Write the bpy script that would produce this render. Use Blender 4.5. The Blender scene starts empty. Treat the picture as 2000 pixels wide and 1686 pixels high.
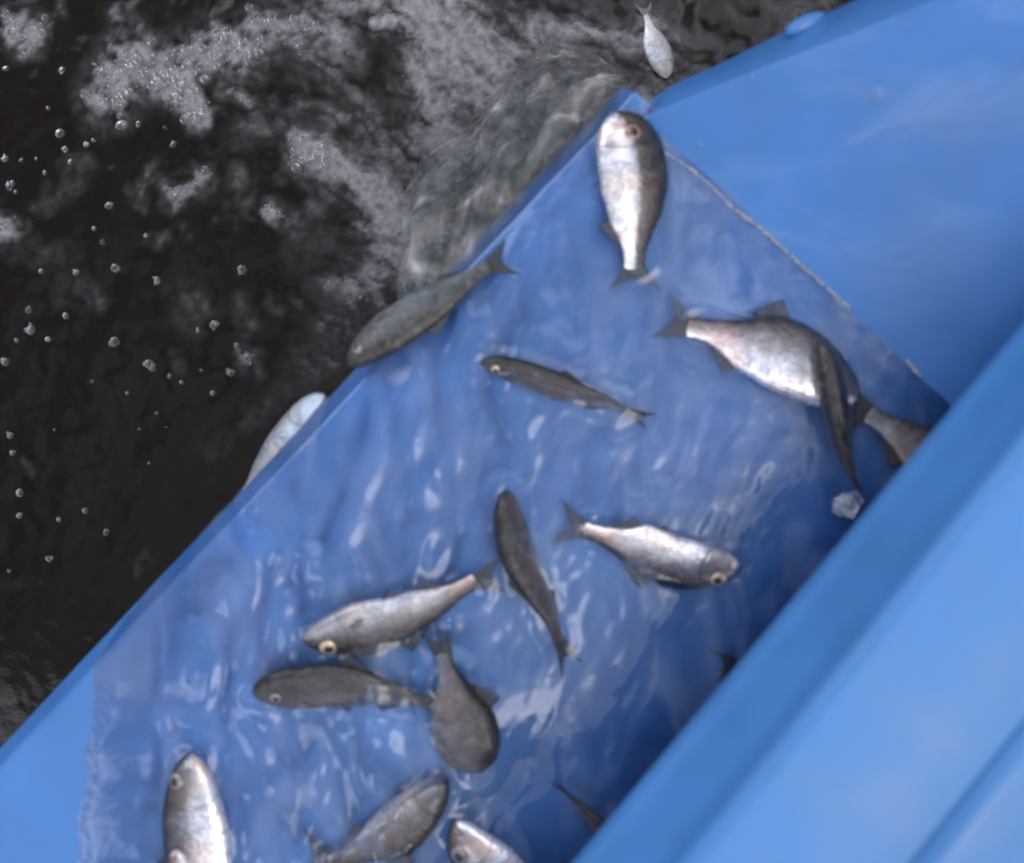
import bpy, bmesh, math, random
import numpy as np
from mathutils import Vector, Matrix

# ------------------------------------------------------------------ camera / world / sun / exposure
H = 1.10                      # camera height above the chute floor (m)
S = 0.0005                    # metres per photo pixel on the chute floor
sc = bpy.context.scene
cam_d = bpy.data.cameras.new("camera")
cam = bpy.data.objects.new("camera", cam_d)
sc.collection.objects.link(cam)
cam.location = (0, 0, H)
cam.rotation_euler = (0, 0, 0)
cam_d.sensor_width = 36
cam_d.lens = 36 * H / 1.0
cam_d.clip_start = 0.01
cam_d.clip_end = 500
cam_d.dof.use_dof = True
cam_d.dof.focus_distance = 1.32
cam_d.dof.aperture_fstop = 1.8
sc.camera = cam

SUN_AZ = Vector((0.75, -0.66, 0)).normalized()
SUN_EL = math.radians(61)
sun_dir = Vector((SUN_AZ.x * math.cos(SUN_EL), SUN_AZ.y * math.cos(SUN_EL), math.sin(SUN_EL)))

world = bpy.data.worlds.new("World")
sc.world = world
world.use_nodes = True
wt = world.node_tree
wt.nodes.clear()
w_out = wt.nodes.new("ShaderNodeOutputWorld")
w_bg = wt.nodes.new("ShaderNodeBackground")
w_sky = wt.nodes.new("ShaderNodeTexSky")
w_sky.sky_type = 'NISHITA'
w_sky.sun_disc = False
w_sky.sun_elevation = SUN_EL
w_sky.sun_rotation = math.atan2(SUN_AZ.x, SUN_AZ.y)
w_sky.air_density = 1.0
w_sky.dust_density = 3.0
w_hs = wt.nodes.new("ShaderNodeHueSaturation")       # thin overcast: the blue is washed out
w_hs.inputs['Saturation'].default_value = 0.30
w_tc = wt.nodes.new("ShaderNodeTexCoord")
w_no = wt.nodes.new("ShaderNodeTexNoise")
w_no.inputs['Scale'].default_value = 2.3
w_no.inputs['Detail'].default_value = 4
w_mr = wt.nodes.new("ShaderNodeMapRange")
w_mr.inputs['From Min'].default_value = 0.36
w_mr.inputs['From Max'].default_value = 0.64
w_mr.inputs['To Min'].default_value = 0.45
w_mr.inputs['To Max'].default_value = 1.75
w_mul = wt.nodes.new("ShaderNodeVectorMath")
w_mul.operation = 'MULTIPLY'
wt.links.new(w_tc.outputs['Generated'], w_no.inputs['Vector'])
wt.links.new(w_no.outputs[0], w_mr.inputs['Value'])
wt.links.new(w_sky.outputs[0], w_hs.inputs['Color'])
wt.links.new(w_hs.outputs[0], w_mul.inputs[0])
# bright sky patches added to lift the tank front and streak the water
w_nrm = wt.nodes.new("ShaderNodeVectorMath"); w_nrm.operation = 'NORMALIZE'
wt.links.new(w_tc.outputs['Generated'], w_nrm.inputs[0])
w_dot = wt.nodes.new("ShaderNodeVectorMath"); w_dot.operation = 'DOT_PRODUCT'
w_dot.inputs[1].default_value = Vector((-0.52, 0.63, 0.57)).normalized()
wt.links.new(w_nrm.outputs[0], w_dot.inputs[0])
w_br = wt.nodes.new("ShaderNodeMapRange"); w_br.interpolation_type = 'SMOOTHSTEP'
w_br.inputs['From Min'].default_value = math.cos(math.radians(23)); w_br.inputs['From Max'].default_value = math.cos(math.radians(8))
w_br.inputs['To Min'].default_value = 1.0; w_br.inputs['To Max'].default_value = 12.0
wt.links.new(w_dot.outputs['Value'], w_br.inputs['Value'])
w_dot2 = wt.nodes.new("ShaderNodeVectorMath"); w_dot2.operation = 'DOT_PRODUCT'
w_dot2.inputs[1].default_value = Vector((-0.48, -0.36, 0.80)).normalized()
wt.links.new(w_nrm.outputs[0], w_dot2.inputs[0])
w_br2 = wt.nodes.new("ShaderNodeMapRange"); w_br2.interpolation_type = 'SMOOTHSTEP'
w_br2.inputs['From Min'].default_value = math.cos(math.radians(13)); w_br2.inputs['From Max'].default_value = math.cos(math.radians(6))
w_br2.inputs['To Min'].default_value = 0.0; w_br2.inputs['To Max'].default_value = 7.0
wt.links.new(w_dot2.outputs['Value'], w_br2.inputs['Value'])
w_sum = wt.nodes.new("ShaderNodeMath"); w_sum.operation = 'ADD'
wt.links.new(w_br.outputs[0], w_sum.inputs[0]); wt.links.new(w_br2.outputs[0], w_sum.inputs[1])
w_dot3 = wt.nodes.new("ShaderNodeVectorMath"); w_dot3.operation = 'DOT_PRODUCT'
w_dot3.inputs[1].default_value = Vector((0.16, 0.48, 0.85)).normalized()
wt.links.new(w_nrm.outputs[0], w_dot3.inputs[0])
w_br3 = wt.nodes.new("ShaderNodeMapRange"); w_br3.interpolation_type = 'SMOOTHSTEP'
w_br3.inputs['From Min'].default_value = math.cos(math.radians(20)); w_br3.inputs['From Max'].default_value = math.cos(math.radians(7))
w_br3.inputs['To Min'].default_value = 0.0; w_br3.inputs['To Max'].default_value = 5.0
wt.links.new(w_dot3.outputs['Value'], w_br3.inputs['Value'])
w_sum2 = wt.nodes.new("ShaderNodeMath"); w_sum2.operation = 'ADD'
wt.links.new(w_sum.outputs[0], w_sum2.inputs[0]); wt.links.new(w_br3.outputs[0], w_sum2.inputs[1])
w_cl = wt.nodes.new("ShaderNodeMath"); w_cl.operation = 'MULTIPLY'
wt.links.new(w_mr.outputs[0], w_cl.inputs[0]); wt.links.new(w_sum2.outputs[0], w_cl.inputs[1])
wt.links.new(w_cl.outputs[0], w_mul.inputs[1])
w_tint = wt.nodes.new("ShaderNodeVectorMath"); w_tint.operation = 'MULTIPLY'
w_tint.inputs[1].default_value = (1.0, 0.99, 1.0)
wt.links.new(w_mul.outputs[0], w_tint.inputs[0])
wt.links.new(w_tint.outputs[0], w_bg.inputs['Color'])
w_bg.inputs['Strength'].default_value = 0.15
wt.links.new(w_bg.outputs[0], w_out.inputs[0])

sun_d = bpy.data.lights.new("sun", 'SUN')
sun_d.energy = 0.5
sun_d.angle = math.radians(24)
sun_d.color = (1.0, 0.965, 0.95)
sun = bpy.data.objects.new("sun", sun_d)
sc.collection.objects.link(sun)
sun.rotation_euler = sun_dir.to_track_quat('Z', 'Y').to_euler()
sun.location = (-3, 2, 5)

vs = sc.view_settings
vs.view_transform = 'Standard'
vs.look = 'None'
vs.gamma = 1
vs.use_curve_mapping = False
vs.exposure = -0.30

# ------------------------------------------------------------------ helpers
rng = np.random.default_rng(7)
random.seed(7)

def P(px, py, z=0.0):
    """photo pixel seen at height z -> world point"""
    k = S * (H - z) / H
    return Vector(((px - 1000) * k, -(py - 843) * k, z))

def mesh_obj(name, verts, faces, mat=None, parent=None, smooth=True):
    me = bpy.data.meshes.new(name)
    me.from_pydata([tuple(v) for v in verts], [], [tuple(f) for f in faces])
    me.update()
    if smooth:
        me.polygons.foreach_set('use_smooth', [True] * len(me.polygons))
    o = bpy.data.objects.new(name, me)
    sc.collection.objects.link(o)
    if mat:
        me.materials.append(mat)
    if parent:
        o.parent = parent
    return o

def fix_normals(o):
    bm = bmesh.new()
    bm.from_mesh(o.data)
    bmesh.ops.recalc_face_normals(bm, faces=bm.faces)
    bm.to_mesh(o.data)
    bm.free()

def grid_faces(nu, nv, closed_v=False):
    f = []
    for i in range(nu - 1):
        for j in range(nv - (0 if closed_v else 1)):
            j2 = (j + 1) % nv
            f.append((i * nv + j, (i + 1) * nv + j, (i + 1) * nv + j2, i * nv + j2))
    return f

def empty(name, loc, label=None, cat=None, group=None):
    o = bpy.data.objects.new(name, None)
    o.empty_display_size = 0.02
    sc.collection.objects.link(o)
    o.location = loc
    tag(o, label, cat, group)
    return o

def tag(o, label=None, cat=None, group=None, kind=None):
    if label: o['label'] = label
    if cat: o['category'] = cat
    if group: o['group'] = group
    if kind: o['kind'] = kind
    return o

# numpy gradient noise
_perm = np.random.default_rng(3).permutation(256)
_perm = np.concatenate([_perm, _perm])
_ang = np.random.default_rng(4).random(256) * 2 * np.pi
def perlin(x, y):
    x = np.asarray(x, float); y = np.asarray(y, float)
    xi = np.floor(x).astype(int); yi = np.floor(y).astype(int)
    xf = x - xi; yf = y - yi
    xi &= 255; yi &= 255
    u = xf * xf * xf * (xf * (xf * 6 - 15) + 10)
    v = yf * yf * yf * (yf * (yf * 6 - 15) + 10)
    def g(ix, iy, dx, dy):
        a = _ang[_perm[_perm[ix & 255] + (iy & 255)]]
        return np.cos(a) * dx + np.sin(a) * dy
    n00 = g(xi, yi, xf, yf); n10 = g(xi + 1, yi, xf - 1, yf)
    n01 = g(xi, yi + 1, xf, yf - 1); n11 = g(xi + 1, yi + 1, xf - 1, yf - 1)
    return (n00 * (1 - u) + n10 * u) * (1 - v) + (n01 * (1 - u) + n11 * u) * v
def fbm(x, y, o=4, gain=0.5):
    r = 0; a = 1.0; f = 1.0
    for k in range(o):
        r = r + a * perlin(x * f + 17.3 * k, y * f - 9.1 * k)
        a *= gain; f *= 2.03
    return r
def smooth(a, b, x):
    t = np.clip((x - a) / (b - a), 0, 1)
    return t * t * (3 - 2 * t)

def new_mat(name):
    m = bpy.data.materials.new(name)
    m.use_nodes = True
    nt = m.node_tree
    return m, nt, nt.nodes, nt.links

def ramp(nodes, stops):
    r = nodes.new("ShaderNodeValToRGB")
    el = r.color_ramp.elements
    while len(el) > 1:
        el.remove(el[-1])
    el[0].position = stops[0][0]; el[0].color = (*stops[0][1], 1)
    for p, c in stops[1:]:
        e = el.new(p); e.color = (*c, 1)
    return r

def math_node(nodes, links, op, a, b=None, c=None, clamp=False):
    n = nodes.new("ShaderNodeMath")
    n.operation = op
    n.use_clamp = clamp
    for i, v in enumerate((a, b, c)):
        if v is None: continue
        if isinstance(v, (int, float)): n.inputs[i].default_value = v
        else: links.new(v, n.inputs[i])
    return n.outputs[0]

# ------------------------------------------------------------------ materials
def blue_plastic(name, base, rough=0.34, scale=1.0):
    m, nt, N, L = new_mat(name)
    b = N["Principled BSDF"]
    tc = N.new("ShaderNodeTexCoord")
    n1 = N.new("ShaderNodeTexNoise"); n1.inputs['Scale'].default_value = 7 * scale; n1.inputs['Detail'].default_value = 5
    n2 = N.new("ShaderNodeTexNoise"); n2.inputs['Scale'].default_value = 90 * scale; n2.inputs['Detail'].default_value = 3
    L.new(tc.outputs['Object'], n1.inputs['Vector']); L.new(tc.outputs['Object'], n2.inputs['Vector'])
    d = tuple(c * 0.86 for c in base); l = tuple(min(1, c * 1.12) for c in base)
    r = ramp(N, [(0.32, d), (0.68, l)])
    L.new(n1.outputs[0], r.inputs[0])
    L.new(r.outputs[0], b.inputs['Base Color'])
    rr = N.new("ShaderNodeMapRange")
    rr.inputs['From Min'].default_value = 0.35; rr.inputs['From Max'].default_value = 0.65
    rr.inputs['To Min'].default_value = rough - 0.12; rr.inputs['To Max'].default_value = rough + 0.12
    L.new(n1.outputs[0], rr.inputs[0])
    L.new(rr.outputs[0], b.inputs['Roughness'])
    bp = N.new("ShaderNodeBump"); bp.inputs['Strength'].default_value = 0.12; bp.inputs['Distance'].default_value = 0.002
    L.new(n2.outputs[0], bp.inputs['Height'])
    bp2 = N.new("ShaderNodeBump"); bp2.inputs['Strength'].default_value = 0.25; bp2.inputs['Distance'].default_value = 0.01
    L.new(n1.outputs[0], bp2.inputs['Height']); L.new(bp.outputs[0], bp2.inputs['Normal'])
    L.new(bp2.outputs[0], b.inputs['Normal'])
    b.inputs['IOR'].default_value = 1.5
    return m

BLUE = (0.056, 0.190, 0.50)
M_floor = blue_plastic("chute_blue", BLUE, 0.46)
M_wall = blue_plastic("wall_blue", BLUE, 0.46)
def wet_patches(m, weight):
    N, L = m.node_tree.nodes, m.node_tree.links
    b = N["Principled BSDF"]
    tc = N.new("ShaderNodeTexCoord")
    mp = N.new("ShaderNodeMapping"); mp.inputs['Rotation'].default_value = (0, 0, 0.9); mp.inputs['Scale'].default_value = (7, 16, 9)
    L.new(tc.outputs['Object'], mp.inputs['Vector'])
    n = N.new("ShaderNodeTexNoise"); n.inputs['Scale'].default_value = 0.75; n.inputs['Detail'].default_value = 4; n.inputs['Distortion'].default_value = 0.25
    L.new(mp.outputs[0], n.inputs['Vector'])
    mr = N.new("ShaderNodeMapRange"); mr.interpolation_type = 'SMOOTHSTEP'
    mr.inputs['From Min'].default_value = 0.47; mr.inputs['From Max'].default_value = 0.62; mr.inputs['To Max'].default_value = weight
    L.new(n.outputs[0], mr.inputs[0]); L.new(mr.outputs[0], b.inputs['Coat Weight'])
    b.inputs['Coat Roughness'].default_value = 0.2; b.inputs['Coat IOR'].default_value = 1.5
    bp = N.new("ShaderNodeBump"); bp.inputs['Strength'].default_value = 0.5; bp.inputs['Distance'].default_value = 0.010
    L.new(n.outputs[0], bp.inputs['Height']); L.new(bp.outputs[0], b.inputs['Coat Normal'])
wet_patches(M_wall, 0.5)
M_tank = blue_plastic("tank_blue", (0.062, 0.218, 0.53), 0.45)

def stream_material():
    m, nt, N, L = new_mat("stream_water")
    N.remove(N["Principled BSDF"])
    out = N["Material Output"]
    tr = N.new("ShaderNodeBsdfTransparent"); tr.inputs[0].default_value = (0.975, 0.985, 0.99, 1)
    gl = N.new("ShaderNodeBsdfGlossy"); gl.inputs['Roughness'].default_value = 0.06
    gl.inputs['Color'].default_value = (1, 1, 1, 1)
    tc = N.new("ShaderNodeTexCoord")
    n = N.new("ShaderNodeTexNoise"); n.inputs['Scale'].default_value = 110; n.inputs['Detail'].default_value = 3
    L.new(tc.outputs['Object'], n.inputs['Vector'])
    bp = N.new("ShaderNodeBump"); bp.inputs['Strength'].default_value = 0.25; bp.inputs['Distance'].default_value = 0.0015
    L.new(n.outputs[0], bp.inputs['Height'])
    fr = N.new("ShaderNodeFresnel"); fr.inputs[0].default_value = 1.46
    L.new(bp.outputs[0], gl.inputs['Normal']); L.new(bp.outputs[0], fr.inputs['Normal'])
    mx = N.new("ShaderNodeMixShader")
    L.new(fr.outputs[0], mx.inputs[0]); L.new(tr.outputs[0], mx.inputs[1]); L.new(gl.outputs[0], mx.inputs[2])
    mpz = N.new("ShaderNodeMapping"); mpz.inputs['Rotation'].default_value = (0, 0, -0.42); mpz.inputs['Scale'].default_value = (17, 6.5, 1)
    L.new(tc.outputs['Object'], mpz.inputs['Vector'])
    na_ = N.new("ShaderNodeTexNoise"); na_.inputs['Scale'].default_value = 1.0; na_.inputs['Detail'].default_value = 5; na_.inputs['Distortion'].default_value = 1.1
    L.new(mpz.outputs[0], na_.inputs['Vector'])
    am = N.new("ShaderNodeMapRange"); am.interpolation_type = 'SMOOTHSTEP'
    am.inputs['From Min'].default_value = 0.44; am.inputs['From Max'].default_value = 0.72; am.inputs['To Min'].default_value = 0.01; am.inputs['To Max'].default_value = 0.18
    L.new(na_.outputs[0], am.inputs[0])
    dfz = N.new("ShaderNodeBsdfDiffuse"); dfz.inputs[0].default_value = (0.36, 0.45, 0.68, 1)
    mz = N.new("ShaderNodeMixShader")
    L.new(am.outputs[0], mz.inputs[0]); L.new(mx.outputs[0], mz.inputs[1]); L.new(dfz.outputs[0], mz.inputs[2])
    L.new(mz.outputs[0], out.inputs[0])
    return m
M_stream = stream_material()

def pond_material():
    m, nt, N, L = new_mat("dark_water")
    out = N["Material Output"]
    b = N["Principled BSDF"]
    b.inputs['Base Color'].default_value = (0.0080, 0.0056, 0.0042, 1)
    b.inputs['Roughness'].default_value = 0.07
    b.inputs['IOR'].default_value = 1.33
    tc = N.new("ShaderNodeTexCoord")
    n = N.new("ShaderNodeTexNoise"); n.inputs['Scale'].default_value = 55; n.inputs['Detail'].default_value = 4
    L.new(tc.outputs['Object'], n.inputs['Vector'])
    bp = N.new("ShaderNodeBump"); bp.inputs['Strength'].default_value = 0.12; bp.inputs['Distance'].default_value = 0.003
    L.new(n.outputs[0], bp.inputs['Height']); L.new(bp.outputs[0], b.inputs['Normal'])
    at = N.new("ShaderNodeAttribute"); at.attribute_name = "froth_sheen"
    # bubbly breakup
    vo = N.new("ShaderNodeTexVoronoi"); vo.inputs['Scale'].default_value = 95
    L.new(tc.outputs['Object'], vo.inputs['Vector'])
    n3 = N.new("ShaderNodeTexNoise"); n3.inputs['Scale'].default_value = 130; n3.inputs['Detail'].default_value = 4
    L.new(tc.outputs['Object'], n3.inputs['Vector'])
    a1 = math_node(N, L, 'MULTIPLY_ADD', vo.outputs['Distance'], 0.55, 0.30)
    a2 = math_node(N, L, 'MULTIPLY_ADD', n3.outputs[0], 0.9, a1)
    a3 = math_node(N, L, 'MULTIPLY', at.outputs['Fac'], a2)
    a4 = math_node(N, L, 'MULTIPLY', a3, 0.64, clamp=True)
    df = N.new("ShaderNodeBsdfPrincipled")
    df.inputs['Base Color'].default_value = (0.34, 0.32, 0.355, 1)
    df.inputs['Roughness'].default_value = 0.5
    bp2 = N.new("ShaderNodeBump"); bp2.inputs['Strength'].default_value = 0.6; bp2.inputs['Distance'].default_value = 0.004
    L.new(vo.outputs['Distance'], bp2.inputs['Height']); L.new(bp2.outputs[0], df.inputs['Normal'])
    mx = N.new("ShaderNodeMixShader")
    L.new(a4, mx.inputs[0]); L.new(b.outputs[0], mx.inputs[1]); L.new(df.outputs[0], mx.inputs[2])
    L.new(mx.outputs[0], out.inputs[0])
    return m
M_pond = pond_material()

def sheet_material():
    m, nt, N, L = new_mat("falling_water")
    out = N["Material Output"]
    b = N["Principled BSDF"]
    b.inputs['Roughness'].default_value = 0.04
    b.inputs['IOR'].default_value = 1.38
    at = N.new("ShaderNodeAttribute"); at.attribute_name = "air"
    tc = N.new("ShaderNodeTexCoord")
    n = N.new("ShaderNodeTexNoise"); n.inputs['Scale'].default_value = 17; n.inputs['Detail'].default_value = 7; n.inputs['Distortion'].default_value = 0.6
    L.new(tc.outputs['Object'], n.inputs['Vector'])
    r = ramp(N, [(0.30, (0.11, 0.128, 0.135)), (0.45, (0.20, 0.222, 0.232)), (0.56, (0.29, 0.285, 0.275)), (0.68, (0.56, 0.55, 0.57))])
    L.new(n.outputs[0], r.inputs[0]); L.new(r.outputs[0], b.inputs['Base Color'])
    bp = N.new("ShaderNodeBump"); bp.inputs['Strength'].default_value = 0.9; bp.inputs['Distance'].default_value = 0.012
    L.new(n.outputs[0], bp.inputs['Height']); L.new(bp.outputs[0], b.inputs['Normal'])
    tr = N.new("ShaderNodeBsdfTransparent"); tr.inputs[0].default_value = (0.9, 0.92, 0.92, 1)
    f = math_node(N, L, 'MULTIPLY', at.outputs['Fac'], math_node(N, L, 'MULTIPLY_ADD', n.outputs[0], 1.6, 0.35), clamp=True)
    mx = N.new("ShaderNodeMixShader")
    L.new(f, mx.inputs[0]); L.new(tr.outputs[0], mx.inputs[1]); L.new(b.outputs[0], mx.inputs[2])
    L.new(mx.outputs[0], out.inputs[0])
    return m
M_sheet = sheet_material()

def bubble_material():
    m, nt, N, L = new_mat("bubble_film")
    N.remove(N["Principled BSDF"])
    out = N["Material Output"]
    tr = N.new("ShaderNodeBsdfTransparent"); tr.inputs[0].default_value = (0.97, 0.97, 0.98, 1)
    gl = N.new("ShaderNodeBsdfGlossy"); gl.inputs['Roughness'].default_value = 0.2
    df = N.new("ShaderNodeBsdfDiffuse"); df.inputs[0].default_value = (0.50, 0.48, 0.52, 1)
    lw = N.new("ShaderNodeLayerWeight"); lw.inputs[0].default_value = 0.35
    f1 = math_node(N, L, 'MULTIPLY_ADD', lw.outputs['Facing'], 0.75, 0.03, clamp=True)
    mx = N.new("ShaderNodeMixShader"); L.new(f1, mx.inputs[0]); L.new(tr.outputs[0], mx.inputs[1]); L.new(df.outputs[0], mx.inputs[2])
    fr = N.new("ShaderNodeFresnel"); fr.inputs[0].default_value = 1.4
    mx2 = N.new("ShaderNodeMixShader"); L.new(fr.outputs[0], mx2.inputs[0]); L.new(mx.outputs[0], mx2.inputs[1]); L.new(gl.outputs[0], mx2.inputs[2])
    L.new(mx2.outputs[0], out.inputs[0])
    return m
M_bubble = bubble_material()

def fish_material(name, dorsal, flank, belly, metallic=0.45, rough=0.3, pos=(0.10, 0.36, 0.62, 0.80, 0.95)):
    m, nt, N, L = new_mat(name)
    b = N["Principled BSDF"]
    at = N.new("ShaderNodeAttribute"); at.attribute_name = "fishpos"
    sx = N.new("ShaderNodeSeparateXYZ"); L.new(at.outputs['Vector'], sx.inputs[0])
    t, dv = sx.outputs[0], sx.outputs[1]
    tc = N.new("ShaderNodeTexCoord")
    n = N.new("ShaderNodeTexNoise"); n.inputs['Scale'].default_value = 60; n.inputs['Detail'].default_value = 5
    L.new(tc.outputs['Object'], n.inputs['Vector'])
    nj = math_node(N, L, 'MULTIPLY_ADD', n.outputs[0], 0.34, -0.17)
    d2 = math_node(N, L, 'ADD', dv, nj)
    d3 = math_node(N, L, 'MULTIPLY_ADD', d2, 0.5, 0.5, clamp=True)
    r = ramp(N, [(pos[0], belly), (pos[1], tuple(0.5 * (a + c) for a, c in zip(belly, flank))), (pos[2], flank),
                 (pos[3], tuple(0.45 * a + 0.55 * c for a, c in zip(flank, dorsal))), (pos[4], dorsal)])
    L.new(d3, r.inputs[0])
    # scales: staggered cells, only behind the gill cover
    mp = N.new("ShaderNodeMapping"); mp.inputs['Scale'].default_value = (46, 10.5, 1)
    L.new(at.outputs['Vector'], mp.inputs['Vector'])
    vo = N.new("ShaderNodeTexVoronoi"); vo.inputs['Scale'].default_value = 1.0; vo.inputs['Randomness'].default_value = 0.35
    L.new(mp.outputs[0], vo.inputs['Vector'])
    body = N.new("ShaderNodeMapRange"); body.inputs['From Min'].default_value = 0.235; body.inputs['From Max'].default_value = 0.27
    L.new(t, body.inputs[0])
    sc_h = math_node(N, L, 'MULTIPLY', vo.outputs['Distance'], body.outputs[0])
    shade = math_node(N, L, 'MULTIPLY_ADD', sc_h, -0.16, 1.04)
    # gill cover edge: a curved dark line
    dv2 = math_node(N, L, 'MULTIPLY', dv, dv)
    edge = math_node(N, L, 'MULTIPLY_ADD', dv2, -0.06, 0.245)
    de = math_node(N, L, 'SUBTRACT', t, edge)
    ab = math_node(N, L, 'ABSOLUTE', de)
    gl = N.new("ShaderNodeMapRange"); gl.inputs['From Min'].default_value = 0.002; gl.inputs['From Max'].default_value = 0.016
    gl.inputs['To Min'].default_value = 0.72; gl.inputs['To Max'].default_value = 1.0
    L.new(ab, gl.inputs[0])
    # mouth line
    me = math_node(N, L, 'MULTIPLY_ADD', t, -2.2, -0.05)
    mde = math_node(N, L, 'ABSOLUTE', math_node(N, L, 'SUBTRACT', dv, me))
    ml = N.new("ShaderNodeMapRange"); ml.inputs['From Min'].default_value = 0.03; ml.inputs['From Max'].default_value = 0.10
    ml.inputs['To Min'].default_value = 0.4; ml.inputs['To Max'].default_value = 1.0
    L.new(mde, ml.inputs[0])
    mlim = N.new("ShaderNodeMapRange"); mlim.inputs['From Min'].default_value = 0.055; mlim.inputs['From Max'].default_value = 0.07
    L.new(t, mlim.inputs[0])
    mline = math_node(N, L, 'MAXIMUM', ml.outputs[0], mlim.outputs[0])
    s1 = math_node(N, L, 'MULTIPLY', shade, gl.outputs[0])
    s2 = math_node(N, L, 'MULTIPLY', s1, mline)
    # blotches of brown and blue-grey, flecks per scale
    n2 = N.new("ShaderNodeTexNoise"); n2.inputs['Scale'].default_value = 34; n2.inputs['Detail'].default_value = 6; n2.inputs['Distortion'].default_value = 0.8
    L.new(tc.outputs['Object'], n2.inputs['Vector'])
    p2 = N.new("ShaderNodeMapRange"); p2.inputs['From Min'].default_value = 0.3; p2.inputs['From Max'].default_value = 0.7
    p2.inputs['To Min'].default_value = 0.62; p2.inputs['To Max'].default_value = 1.3
    L.new(n2.outputs[0], p2.inputs[0])
    sxc = N.new("ShaderNodeSeparateXYZ"); L.new(vo.outputs['Color'], sxc.inputs[0])
    fl = math_node(N, L, 'MULTIPLY_ADD', math_node(N, L, 'MULTIPLY', sxc.outputs[0], body.outputs[0]), 0.46, 0.77)
    s3 = math_node(N, L, 'MULTIPLY', math_node(N, L, 'MULTIPLY', s2, p2.outputs[0]), fl)
    vm = N.new("ShaderNodeVectorMath"); vm.operation = 'SCALE'
    L.new(r.outputs[0], vm.inputs[0]); L.new(s3, vm.inputs['Scale'])
    n4 = N.new("ShaderNodeTexNoise"); n4.inputs['Scale'].default_value = 21; n4.inputs['Detail'].default_value = 4
    mp4 = N.new("ShaderNodeMapping"); mp4.inputs['Location'].default_value = (3.1, 1.7, 0.4)
    L.new(tc.outputs['Object'], mp4.inputs['Vector']); L.new(mp4.outputs[0], n4.inputs['Vector'])
    tint = ramp(N, [(0.34, (0.86, 0.97, 1.12)), (0.52, (1.0, 0.98, 0.99)), (0.68, (1.22, 0.98, 0.86))])
    L.new(n4.outputs[0], tint.inputs[0])
    vt = N.new("ShaderNodeVectorMath"); vt.operation = 'MULTIPLY'
    L.new(vm.outputs[0], vt.inputs[0]); L.new(tint.outputs[0], vt.inputs[1])
    L.new(vt.outputs[0], b.inputs['Base Color'])
    # uneven film of running water
    n5 = N.new("ShaderNodeTexNoise"); n5.inputs['Scale'].default_value = 48; n5.inputs['Detail'].default_value = 3; n5.inputs['Distortion'].default_value = 1.4
    L.new(tc.outputs['Object'], n5.inputs['Vector'])
    cb = N.new("ShaderNodeBump"); cb.inputs['Strength'].default_value = 1.0; cb.inputs['Distance'].default_value = 0.006
    L.new(n5.outputs[0], cb.inputs['Height']); L.new(cb.outputs[0], b.inputs['Coat Normal'])
    b.inputs['Metallic'].default_value = metallic
    ro = N.new("ShaderNodeMapRange"); ro.inputs['To Min'].default_value = rough - 0.1; ro.inputs['To Max'].default_value = rough + 0.15
    L.new(n2.outputs[0], ro.inputs[0]); L.new(ro.outputs[0], b.inputs['Roughness'])
    hsum = math_node(N, L, 'MULTIPLY_ADD', gl.outputs[0], 0.35, math_node(N, L, 'MULTIPLY', sc_h, -0.28))
    hs2 = math_node(N, L, 'MULTIPLY_ADD', n2.outputs[0], 1.0, math_node(N, L, 'MULTIPLY_ADD', n.outputs[0], 0.15, hsum))
    bp = N.new("ShaderNodeBump"); bp.inputs['Strength'].default_value = 0.6; bp.inputs['Distance'].default_value = 0.003
    L.new(hs2, bp.inputs['Height']); L.new(bp.outputs[0], b.inputs['Normal'])
    b.inputs['Coat Weight'].default_value = 0.9
    b.inputs['Coat Roughness'].default_value = 0.03
    b.inputs['Coat IOR'].default_value = 1.36
    return m

FM = {
    'silver': fish_material("silver_fish_skin", (0.050, 0.046, 0.046), (0.32, 0.30, 0.31), (0.92, 0.89, 0.91), 0.62, 0.22, (0.12, 0.30, 0.50, 0.74, 0.92)),
    'half':   fish_material("two_tone_fish_skin", (0.040, 0.034, 0.034), (0.12, 0.105, 0.105), (0.95, 0.92, 0.94), 0.5, 0.22, (0.34, 0.46, 0.55, 0.72, 0.92)),
    'grey':   fish_material("grey_fish_skin", (0.030, 0.028, 0.028), (0.135, 0.125, 0.128), (0.55, 0.53, 0.55), 0.4, 0.32, (0.06, 0.26, 0.50, 0.72, 0.92)),
    'mottled': fish_material("mottled_fish_skin", (0.032, 0.029, 0.029), (0.135, 0.124, 0.126), (0.27, 0.255, 0.265), 0.35, 0.34),
    'olive':  fish_material("olive_fish_skin", (0.040, 0.040, 0.034), (0.066, 0.066, 0.060), (0.19, 0.22, 0.225), 0.25, 0.36),
    'dark':   fish_material("dark_fish_skin", (0.022, 0.020, 0.022), (0.085, 0.075, 0.080), (0.20, 0.18, 0.18), 0.25, 0.38),
    'pale':   fish_material("pale_fish_skin", (0.36, 0.39, 0.43), (0.60, 0.64, 0.68), (0.78, 0.81, 0.86), 0.25, 0.3),
}

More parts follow.
